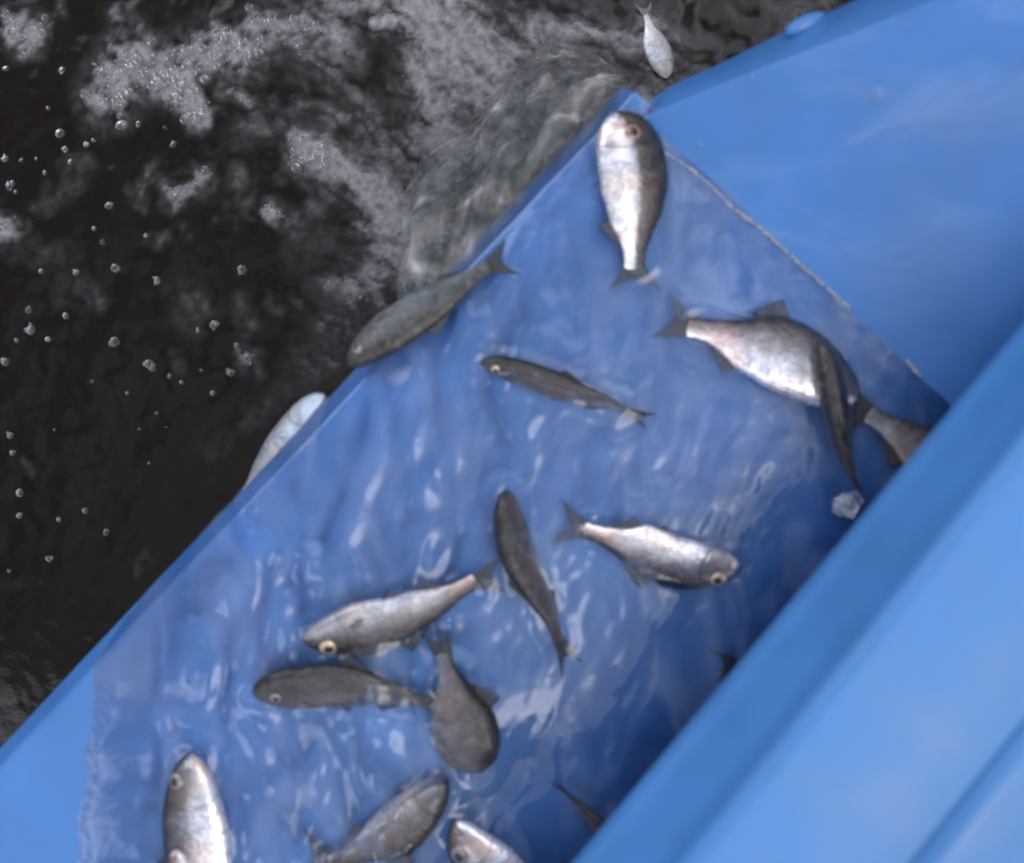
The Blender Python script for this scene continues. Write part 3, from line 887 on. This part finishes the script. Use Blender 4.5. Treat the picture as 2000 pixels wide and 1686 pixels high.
single = [(12,135,8),(122,138,10),(183,125,5),(94,212,6),(238,245,16),(116,260,11),(168,282,9),(182,274,7),(272,243,8),(126,290,8),(9,310,9),(40,312,6),
 (70,310,5),(137,317,8),(120,327,4),(87,337,8),(17,365,10),(30,375,6),(185,447,6),(214,402,12),(285,460,8),(200,472,9),(225,523,10),(148,532,9),(307,548,10),
 (80,530,6),(472,527,13),(535,415,12),(340,282,8),(323,250,5),(55,605,11),(60,645,11),(128,617,10),(32,665,6),(93,663,8),(10,707,12),(225,668,16),
 (292,711,13),(418,634,12),(386,645,7),(332,735,6),(355,747,7),(393,725,7),(180,745,6),(452,729,9),(484,700,12),(416,768,10),(306,807,5),(248,768,5),
 (107,840,4),(272,838,5),(20,852,8),(24,885,7),(38,963,10),(38,1007,9),(115,1015,8),(167,998,10),(208,1040,9),(95,1092,8),(18,1115,5),(292,905,5),(325,835,4)]
dv_, df_ = dome((0, 0, 0), 1.0, 16, 7, 0.8)
bub_me = bpy.data.meshes.new("bubble")
bub_me.from_pydata(dv_, [], df_); bub_me.polygons.foreach_set('use_smooth', [True] * len(bub_me.polygons)); bub_me.materials.append(M_bubble)
lumps = []
for vi in range(7):
    lv = []; lf = []
    for (ox, oy, rr) in [(0, 0, 0.8)] + [(random.uniform(-0.7, 0.7), random.uniform(-0.7, 0.7), random.uniform(0.28, 0.6)) for _ in range(1 + vi % 4)]:
        a, f = dome((ox, oy, 0), rr, 14, 6, random.uniform(0.4, 0.8))
        a = [(p[0] * (1 + 0.18 * float(perlin(p[0] * 1.9 + vi * 3.1, p[1] * 1.9))), p[1] * (1 + 0.18 * float(perlin(p[1] * 1.9 + vi, p[0] * 1.7))), p[2]) for p in a]
        o0 = len(lv); lv += a; lf += [tuple(q + o0 for q in t) for t in f]
    me = bpy.data.meshes.new("bubble"); me.from_pydata(lv, [], lf)
    me.polygons.foreach_set('use_smooth', [True] * len(me.polygons)); me.materials.append(M_bubble)
    lumps.append(me)
for bi, (bx_, by_, br_) in enumerate(single):
    c = P(bx_, by_, ZP)
    o = bpy.data.objects.new("bubble", lumps[bi % 7])
    sc.collection.objects.link(o)
    o.location = (c.x, c.y, pond_z(c.x, c.y) - 0.0005)
    q = br_ * kp * 0.95
    o.scale = (q * random.uniform(0.75, 1.15), q * random.uniform(0.8, 1.25), q * random.uniform(0.5, 0.9))
    o.rotation_euler.z = random.random() * 6
    tag(o, "small round air bubble floating alone on the dark water", "bubble", "lone bubbles on the dark water")
# large bubble at the tank foot and beads along the waterline
def place_bubble(px, py, r, z, label, group=None, sx=1.0):
    c = P(px, py, z)
    o = bpy.data.objects.new("bubble", bub_me)
    sc.collection.objects.link(o)
    o.location = c; o.scale = (r * sx, r, r)
    tag(o, label, "bubble", group)
bc = P(1656, 986, 0.0165)
vv = []; ff = []
for (ox, oy, rr, fl_) in [(0, 0, 0.0125, 0.75), (-0.008, -0.004, 0.0075, 0.7), (0.006, 0.005, 0.0085, 0.6), (-0.011, 0.003, 0.0045, 0.6), (0.003, -0.009, 0.005, 0.7), (-0.004, 0.0085, 0.004, 0.7)]:
    a_, f_ = dome((ox, oy, 0), rr, 22, 10, fl_)
    a_ = [Vector(q) * (1 + 0.12 * float(fbm(q[0] * 130 + 3, q[1] * 130 + q[2] * 90, 2))) for q in a_]
    o_ = len(vv); vv += a_; ff += [tuple(q + o_ for q in t) for t in f_]
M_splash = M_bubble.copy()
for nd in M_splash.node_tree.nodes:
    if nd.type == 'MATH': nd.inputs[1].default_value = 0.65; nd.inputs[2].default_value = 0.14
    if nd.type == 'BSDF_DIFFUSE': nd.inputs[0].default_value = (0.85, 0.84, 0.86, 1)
splash = mesh_obj("bubble", vv, ff, M_splash)
splash.location = bc
tag(splash, "large lumpy clear bubble on the stream at the foot of the tank wall", "bubble")
for (px, py, r) in [(1566,515,.0024),(1573,522,.0032),(1580,527,.0022),(1587,532,.0028),(1594,537,.0018),(1600,545,.0026),(1634,578,.003),(1641,586,.0036),(1648,594,.0026),(1655,600,.0018),(1663,604,.0026),(1447,412,.003)]:
    place_bubble(px - 4, py + 4, r, 0.0125, "tiny bubble beading along the waterline under the side wall", "bubbles along the waterline")

# white beads added along the side wall as the waterline's sky glint
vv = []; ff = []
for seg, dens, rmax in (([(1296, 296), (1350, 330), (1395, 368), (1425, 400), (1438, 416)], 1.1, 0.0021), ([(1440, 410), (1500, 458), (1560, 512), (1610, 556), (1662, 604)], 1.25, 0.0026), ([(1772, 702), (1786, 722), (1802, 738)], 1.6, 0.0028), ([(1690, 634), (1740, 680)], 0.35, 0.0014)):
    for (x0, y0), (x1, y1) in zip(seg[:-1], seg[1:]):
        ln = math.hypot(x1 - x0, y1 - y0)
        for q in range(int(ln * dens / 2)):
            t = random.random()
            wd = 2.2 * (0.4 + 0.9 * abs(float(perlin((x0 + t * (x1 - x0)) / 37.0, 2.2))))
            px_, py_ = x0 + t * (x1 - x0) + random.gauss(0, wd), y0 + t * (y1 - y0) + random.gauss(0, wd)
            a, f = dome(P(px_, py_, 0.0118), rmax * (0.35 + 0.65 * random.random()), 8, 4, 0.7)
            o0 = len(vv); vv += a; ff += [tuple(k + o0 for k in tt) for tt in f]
glint_line = mesh_obj("foam", vv, ff, M_splash)
tag(glint_line, kind="stuff")

# ------------------------------------------------------------------ drops on the wall
def wall_point(px, py):
    """ray from the camera through the pixel onto the flared wall plane"""
    nrm = (E1 * 1.0 + Vector((0, 0, 1.667))).normalized()
    p0 = C(A0, 0.1, 0.0105)
    o = Vector((0, 0, H)); d = (P(px, py, 0) - o)
    t = (p0 - o).dot(nrm) / d.dot(nrm)
    return o + d * t, nrm
M_drop = M_bubble
def drop(px, py, r, label, st=1.0, mat=None):
    p, nrm = wall_point(px, py)
    o = bpy.data.objects.new("water_drop", bub_me.copy())
    o.data.materials.clear(); o.data.materials.append(mat or M_stream)
    sc.collection.objects.link(o)
    o.location = p + nrm * 0.0002
    q = nrm.to_track_quat('Z', 'Y')
    o.rotation_euler = q.to_euler()
    o.scale = (r, r * st, r * 0.6)
    tag(o, label, "drop")
drop(1710, 187, 0.0048, "single water drop on the upper middle of the sloping blue wall", 1.7)
drop(1367, 284, 0.0028, "small water drop on the blue wall near the chute corner", 1.1)
drop(1765, 50, 0.0022, "bright water bead on the wall rim, highest in view", 1.4)
drop(1674, 75, 0.002, "bright water bead on the wall rim, second from the top", 1.4)
drop(1468, 150, 0.002, "bright water bead on the wall rim nearest the lip corner", 1.4)

# ------------------------------------------------------------------ fish
T_K = [0, .015, .05, .12, .20, .30, .42, .52, .64, .76, .88, .95, 1.0]
H_K = [.17, .30, .47, .68, .83, .95, 1.0, .97, .80, .55, .34, .29, .30]
HS_K = [.18, .33, .51, .73, .87, .97, 1.0, .96, .82, .60, .40, .33, .34]      # slim kind
W_K = [.22, .42, .64, .84, .95, 1.0, .98, .92, .74, .50, .27, .17, .12]
def catmull(pts, n):
    pts = [Vector(p) for p in pts]
    ext = [pts[0] * 2 - pts[1]] + pts + [pts[-1] * 2 - pts[-2]]
    dense = []
    for i in range(1, len(ext) - 2):
        p0, p1, p2, p3 = ext[i - 1], ext[i], ext[i + 1], ext[i + 2]
        for k in range(24):
            t = k / 24
            dense.append(0.5 * ((2 * p1) + (p2 - p0) * t + (2 * p0 - 5 * p1 + 4 * p2 - p3) * t * t + (3 * p1 - p0 - 3 * p2 + p3) * t ** 3))
    dense.append(pts[-1])
    L = [0]
    for a, b in zip(dense[:-1], dense[1:]): L.append(L[-1] + (b - a).length)
    out = []
    j = 0
    for k in range(n):
        s = L[-1] * k / (n - 1)
        while j < len(L) - 2 and L[j + 1] < s: j += 1
        f = (s - L[j]) / max(1e-9, L[j + 1] - L[j])
        out.append(dense[j].lerp(dense[j + 1], min(1, f)))
    return out, L[-1]

def set_pos(o, arr):
    at = o.data.attributes.new("fishpos", 'FLOAT_VECTOR', 'POINT')
    at.data.foreach_set('vector', np.array(arr, np.float32).ravel())

FISH_GROUP = "fish pouring down the blue chute"
def fish(label, spine, hd, dorsal, roll, skin, tail=(60, 42), thick=0.42, dz=0.0, z0=None, slim=False,
         eye=None, eye_t=0.115, eye_dv=0.22, eye_r=0.36, iris=None, fins=('dorsal', 'anal', 'pelvic', 'pectoral'),
         tail_dir=None, tail_bend=0.0, group=FISH_GROUP, zs=None, back=None, belly=None):
    """spine: photo pixels snout -> tail base; hd: half body depth in px; dorsal: px direction of the back"""
    roll = math.radians(roll)
    hk = HS_K if slim else H_K
    hmax = hd * S; wmax = hmax * thick
    ext = math.sqrt((hmax * math.sin(roll)) ** 2 + (wmax * math.cos(roll)) ** 2)
    zc = (ext + 0.0015 + dz) if z0 is None else z0
    if zs is None: zs = [0] * len(spine)
    world_pts = [P(x, y, zc + q) for (x, y), q in zip(spine, zs)]
    n = 84; m = 36
    pts, length = catmull(world_pts, n)
    root = empty("fish", (pts[n // 3].x, pts[n // 3].y, zc - ext), label, "fish", group)
    o0 = Vector(root.location)
    frames = []
    dh = Vector((dorsal[0], -dorsal[1], 0))
    for i in range(n):
        T = (pts[min(n - 1, i + 1)] - pts[max(0, i - 1)]).normalized()
        side = T.cross(Vector((0, 0, 1))).normalized()
        if side.dot(dh) < 0: side = -side
        up = side.cross(T).normalized()
        if up.z < 0: up = -up
        D = side * math.cos(roll) + up * math.sin(roll)
        Nn = up * math.cos(roll) - side * math.sin(roll)
        t = i / (n - 1)
        frames.append((pts[i], T, D, Nn, float(np.interp(t, T_K, hk)) * hmax, float(np.interp(t, T_K, W_K)) * wmax, t))
    seed = (spine[0][0] * 0.37 + spine[0][1] * 0.11) % 97
    v = []; pos = []
    for (c, T, D, Nn, h, w, t) in frames:
        for k in range(m):
            ph = 2 * math.pi * k / m
            s, co = math.sin(ph), math.cos(ph)
            # belly a little fuller than the back, sides slightly flattened
            e = np.interp(t, [q[0] for q in back], [q[1] for q in back]) if (back and s > 0) else (np.interp(t, [q[0] for q in belly], [q[1] for q in belly]) if (belly and s <= 0) else 1.0)
            hh = h * (1.0 if s > 0 else 1.04) * (1 + (e - 1) * abs(s)) * (1 + 0.05 * float(perlin(t * 6 + seed, 0.5 + 0.8 * s)))
            cw = math.copysign(abs(co) ** 0.85, co)
            v.append(c + D * (hh * s) + Nn * (w * cw) - o0)
            pos.append((t, s, 0))
    f = grid_faces(n, m, True)
    c0 = len(v); v.append(frames[0][0] - frames[0][1] * (0.10 * hmax) - o0); pos.append((0, -0.1, 0))
    c1 = len(v); v.append(frames[-1][0] + frames[-1][1] * 0.002 - o0); pos.append((1, 0, 0))
    for k in range(m):
        k2 = (k + 1) % m
        f.append((c0, k, k2)); f.append((c1, (n - 1) * m + k2, (n - 1) * m + k))
    body = mesh_obj("body", v, f, FM[skin], root)
    fix_normals(body)
    set_pos(body, pos)

    def thin(name, grid, attr, nu, nv, thk=0.0007, nrm=None, mat=None):
        vv = []; pp = []
        for sgn in (1, -1):
            for g, a in zip(grid, attr):
                vv.append(g + nrm * (thk * sgn * 0.5) - o0); pp.append(a)
        ff = grid_faces(nu, nv)
        q = nu * nv
        ff = ff + [tuple(x + q for x in reversed(t)) for t in ff]
        ring = [i * nv for i in range(nu)] + [(nu - 1) * nv + j for j in range(1, nv)] + [i * nv + nv - 1 for i in range(nu - 2, -1, -1)] + [j for j in range(nv - 2, 0, -1)]
        for a, b in zip(ring, ring[1:] + ring[:1]):
            ff.append((a, b, b + q, a + q))
        o = mesh_obj(name, vv, ff, mat or FIN[skin], root)
        fix_normals(o)
        set_pos(o, pp)
        return o
    # tail fin
    tl, tsp = tail[0] * S, tail[1] * S
    c, T, D, Nn, h, w, t = frames[-1]
    if tail_dir is not None:
        T = Vector((tail_dir[0], -tail_dir[1], 0)).normalized()
        D = (D - T * D.dot(T)).normalized()
    g = []; at = []
    for i in range(7):
        q = i / 6
        for k in range(17):
            s = -1 + 2 * k / 16
            ln = tl * (0.50 + 0.50 * abs(s) ** 1.6)
            base = D * (s * h * 0.95)
            tip = T * ln + D * (s * tsp * (1.0 - 0.08 * (1 - abs(s))))
            p = c + base * (1 - q) + tip * q - T * 0.003 * (1 - q)
            p = p + Nn * (tail_bend * tl * q * q + 0.012 * tl * math.sin(s * 7 + 2 * q) * q)
            g.append(p); at.append((q, s * 0.9, 0))
    thin("tail_fin", g, at, 7, 17, nrm=Nn)

    def edge_fin(name, t0, t1, hgt, sgn, sweep=0.5, lean=0.0, shape='tri'):
        g = []; at = []
        nu, nv = 4, 9
        for i in range(nu):
            q = i / (nu - 1)
            for k in range(nv):
                s = k / (nv - 1)
                tt = t0 + (t1 - t0) * s
                fi = tt * (n - 1); a = int(min(n - 2, fi)); fr = fi - a
                c = frames[a][0].lerp(frames[a + 1][0], fr)
                h = frames[a][4] * (1 - fr) + frames[a + 1][4] * fr
                T, D, Nn = frames[a][1], frames[a][2], frames[a][3]
                prof_ = (1 - s) ** 0.8 * min(1, s * 5 + 0.45) if shape == 'tri' else math.sin(math.pi * (0.15 + 0.8 * s))
                hg = hgt * hmax * prof_
                ed = back if sgn > 0 else belly
                e = float(np.interp(tt, [z_[0] for z_ in ed], [z_[1] for z_ in ed])) if ed else 1.0
                p = c + D * sgn * (h * e * 0.92 + hg * q) + T * (sweep * hgt * hmax * q) + Nn * (lean * hg * q)
                g.append(p); at.append((q, s * 0.8, 0))
        thin(name, g, at, nu, nv, nrm=frames[n // 2][3])
    if 'dorsal' in fins: edge_fin("dorsal_fin", 0.46, 0.62, 0.62, 1, 0.55)
    if 'anal' in fins: edge_fin("anal_fin", 0.68, 0.82, 0.46, -1, 0.45)
    if 'pelvic' in fins: edge_fin("pelvic_fin", 0.46, 0.52, 0.42, -1, 0.9)
    if 'pectoral' in fins:
        i0 = int(0.27 * (n - 1))
        c, T, D, Nn, h, w, t = frames[i0]
        base = c - D * (0.42 * h) + Nn * (w * 0.86)
        g = []; at = []
        for i in range(5):
            q = i / 4
            for k in range(7):
                s = -1 + 2 * k / 6
                ln = hmax * 0.62 * q * (1 - 0.22 * abs(s) ** 2)
                sp = hmax * 0.17 * s * (0.25 + 0.75 * math.sin(q * 2.2))
                g.append(base + T * ln - D * (sp + 0.25 * ln) + Nn * (0.0012 + 0.12 * ln * (1 - q) - 0.10 * ln * q))
                at.append((q, s * 0.5, 0))
        thin("pectoral_fin", g, at, 5, 7, nrm=Nn, mat=FIN_PALE)
    if eye:
        fi = eye_t * (n - 1); a = int(fi); fr = fi - a
        c = frames[a][0].lerp(frames[a + 1][0], fr)
        T, D, Nn = frames[a][1], frames[a][2], frames[a][3]
        h = frames[a][4] * (1 - fr) + frames[a + 1][4] * fr; w = frames[a][5] * (1 - fr) + frames[a + 1][5] * fr
        dvv = eye_dv
        p = c + D * (h * dvv) + Nn * (w * abs(math.sqrt(1 - dvv * dvv)) ** 0.85)
        nr = (D * (dvv / h) + Nn * (math.sqrt(1 - dvv * dvv) / w)).normalized()
        er = eye_r * S * 50 if eye_r < 1 else eye_r * S
        qr = nr.to_track_quat('Z', 'Y').to_matrix()
        def cap(r, hgt, off, inner=0.0):
            vv = []; seg = 22; rings = 7
            for j in range(rings):
                f_ = j / (rings - 1)
                rr = r * (1 - f_) + inner * f_
                zz = hgt * math.sqrt(max(0, 1 - (rr / r) ** 2))
                for i in range(seg):
                    an = 2 * math.pi * i / seg
                    vv.append(p + qr @ Vector((rr * math.cos(an), rr * math.sin(an), off + zz)) - o0)
            ff = grid_faces(rings, seg, True)
            ff.append(tuple((rings - 1) * seg + i for i in range(seg)))
            return vv, ff
        vv, ff = cap(er, er * 0.34, -er * 0.12, er * 0.02)
        eo = mesh_obj("eye", vv, ff, iris or M_iris_gold, root)
        fix_normals(eo)
        vv, ff = cap(er * 0.50, er * 0.10, er * 0.19, er * 0.01)
        po = mesh_obj("pupil", vv, ff, M_pupil, eo)
        fix_normals(po)
    return root

fish("silver fish lying head up in the top corner of the chute",
     [(1206, 222), (1224, 275), (1238, 345), (1242, 415), (1240, 475), (1240, 525)], 68, (1, 0), -10, 'half', tail=(42, 52), belly=[(0,1.4),(0.15,1.15),(0.4,0.95),(0.6,0.95),(0.75,1.15),(0.85,1),(1,1)], back=[(0,1.3),(0.3,1.05),(0.6,0.95),(1,1)], fins=('anal',),
     eye=True, eye_t=0.16, eye_dv=0.15, eye_r=17, iris=M_iris_red)
fish("long olive grey fish sliding head first over the chute lip",
     [(684, 712), (735, 668), (805, 620), (875, 574), (925, 540), (955, 520)], 47, (0.6, 0.8), 30, 'olive', tail=(52, 48), slim=True, thick=0.55,
     eye=True, eye_t=0.10, eye_dv=-0.1, eye_r=12, iris=M_iris_grey, tail_dir=(0.9, -0.35), fins=('dorsal', 'anal', 'pectoral'), dz=0.002)
fish("thin dark fish with a pale cheek swimming alone in mid stream",
     [(940, 708), (980, 716), (1040, 735), (1110, 761), (1180, 784), (1235, 808)], 30, (0.2, -1), 42, 'dark', tail=(42, 22), slim=True, thick=0.62,
     eye=True, eye_t=0.10, eye_dv=-0.05, eye_r=10, iris=M_iris_gold, fins=('dorsal', 'anal', 'pelvic', 'pectoral'))
fish("broad silver fish with a white belly, its head under a slender dark fish",
     [(1672, 778), (1620, 746), (1560, 708), (1495, 682), (1430, 660), (1385, 647), (1345, 637)], 72, (0.3, -1), -16, 'silver', tail=(62, 52),
     belly=[(0,1),(0.4,1.02),(0.6,0.98),(0.72,1.12),(0.85,0.95),(1,1)], back=[(0,1),(0.35,1.08),(0.6,1.12),(0.8,0.95),(1,1)], fins=('anal', 'dorsal'), tail_dir=(-1, -0.42))
fish("slender dark brown fish seen from above, lying across the head of the broad silver fish",
     [(1604, 664), (1618, 730), (1632, 800), (1645, 870), (1664, 930), (1682, 965)], 42, (-1, 0.2), 78, 'dark', tail=(40, 30), thick=0.66, slim=True, dz=0.014,
     fins=('dorsal',))
fish("grey brown fish half hidden under the tank wall, tail toward the silver fish",
     [(1990, 1010), (1915, 960), (1840, 908), (1770, 856), (1725, 826), (1697, 808)], 62, (0.55, -0.8), -5, 'mottled', tail=(56, 46),
     fins=('dorsal', 'anal'), tail_dir=(-1, -0.35))
fish("dark grey fish swimming head up in mid stream, forked tail toward the bottom",
     [(990, 960), (993, 1010), (1008, 1075), (1040, 1140), (1070, 1195), (1094, 1252)], 42, (-1, 0.3), 48, 'dark', tail=(62, 34), slim=True, thick=0.6,
     fins=('anal', 'dorsal'))
fish("silver fish with a pale ringed eye heading right toward the tank wall",
     [(1442, 1108), (1395, 1108), (1335, 1100), (1270, 1082), (1212, 1060), (1170, 1045), (1140, 1036)], 56, (0, 1), -24, 'silver', tail=(60, 52),
     eye=True, eye_t=0.13, eye_dv=0.42, eye_r=17, iris=M_iris_gold, belly=[(0,1),(0.25,0.95),(0.42,0.86),(0.55,1.06),(0.66,1.22),(0.76,1.0),(1,1)], back=[(0,1),(0.3,1.06),(0.6,0.95),(1,1)], tail_dir=(-1, -0.3), fins=('anal', 'pelvic', 'dorsal'))
fish("silver grey fish with a golden eye heading left, uppermost of the tangled three",
     [(596, 1250), (650, 1240), (712, 1228), (785, 1207), (850, 1180), (900, 1152), (930, 1136)], 56, (0.2, 1), -22, 'grey', tail=(62, 44),
     eye=True, eye_t=0.125, eye_dv=0.42, eye_r=18, iris=M_iris_gold, belly=[(0,0.9),(0.3,1.05),(0.5,0.9),(0.7,1.05),(1,1)], back=[(0,1),(0.35,1.1),(0.6,0.8),(1,1)], tail_dir=(1, -0.25), dz=0.004)
fish("dull dark grey fish with open pale lips, just below the golden eyed fish",
     [(496, 1354), (545, 1346), (605, 1340), (680, 1342), (750, 1352), (805, 1366), (840, 1374)], 50, (0.1, -1), 30, 'dark', tail=(50, 40), slim=True, thick=0.5, belly=[(0,1.1),(0.3,1.1),(0.6,0.9),(1,0.9)], back=[(0,1.2),(0.3,1.0),(0.6,1.1),(1,1)],
     eye=True, eye_t=0.13, eye_dv=-0.1, eye_r=12, iris=M_iris_grey)
fish("mottled brown grey fish nose down, its tail touching the golden eyed fish",
     [(938, 1505), (922, 1468), (908, 1425), (894, 1375), (880, 1325), (866, 1278)], 68, (1, -0.2), 28, 'mottled', tail=(48, 30), thick=0.55, dz=0.006,
     back=[(0,1.5),(0.1,1.25),(0.4,1.05),(0.7,0.8),(1,0.8)], belly=[(0,1.4),(0.1,1.2),(0.5,1.0),(0.8,0.75),(1,0.8)], fins=('dorsal', 'pectoral'))
fish("large bright silver fish nose up at the bottom edge, leftmost of all the fish",
     [(372, 1476), (374, 1530), (378, 1600), (388, 1680), (400, 1760), (408, 1830), (412, 1870)], 68, (-1, 0), -12, 'silver',
     eye=True, eye_t=0.115, eye_dv=0.5, eye_r=17, iris=M_iris_grey, dz=0.002, fins=('dorsal', 'anal'))
fish("pale fish snout poking in at the bottom edge over the leftmost silver fish",
     [(342, 1660), (346, 1700), (350, 1760), (352, 1830), (350, 1900)], 40, (-1, 0), 0, 'silver', dz=0.022, fins=('dorsal',), tail=(40, 30))
fish("grey fish with a light flank at the bottom, head toward the upper right",
     [(872, 1522), (836, 1564), (786, 1608), (732, 1645), (682, 1670), (645, 1686)], 48, (0.6, 0.8), 6, 'grey', tail=(64, 66), thick=0.5,
     back=[(0,0.9),(0.3,1.1),(0.5,1.2),(0.75,1.1),(1,1.2)], tail_dir=(-1, -0.1), fins=('dorsal', 'anal'))
fish("silver headed fish with a big dark eye cut off by the bottom edge",
     [(892, 1606), (918, 1655), (962, 1708), (1020, 1768), (1080, 1838), (1120, 1880)], 62, (-0.7, 0.7), -10, 'silver',
     eye=True, eye_t=0.15, eye_dv=0.42, eye_r=18, iris=M_iris_grey, dz=0.004, fins=('dorsal', 'anal'))
fish("pale white fish tumbling over the lip toward the dark water",
     [(632, 772), (600, 802), (562, 852), (522, 908), (490, 955), (455, 1000)], 37, (-0.7, -0.6), -30, 'pale', tail=(46, 18), z0=-0.045, slim=True, thick=0.6,
     fins=(), zs=[0.02, 0.01, 0, -0.015, -0.03, -0.04])
fish("white fish floating among the foam beyond the falling water",
     [(1302, 152), (1293, 118), (1280, 82), (1270, 50), (1264, 30)], 38, (1, 0), -20, 'pale', tail=(34, 24), z0=ZP + 0.003, fins=())
fish("small dark fish vanishing under the tank wall at the bottom, only its tail end out",
     [(1270, 1760), (1215, 1680), (1170, 1615), (1135, 1575), (1105, 1548)], 32, (1, 0), 60, 'dark', tail=(38, 16), slim=True, thick=0.6, fins=())
fish("dark fish under the tank wall with just the tip of its tail fin showing",
     [(1640, 1300), (1580, 1296), (1510, 1296), (1470, 1298), (1442, 1299)], 36, (0, 1), 20, 'dark', tail=(54, 34), fins=())
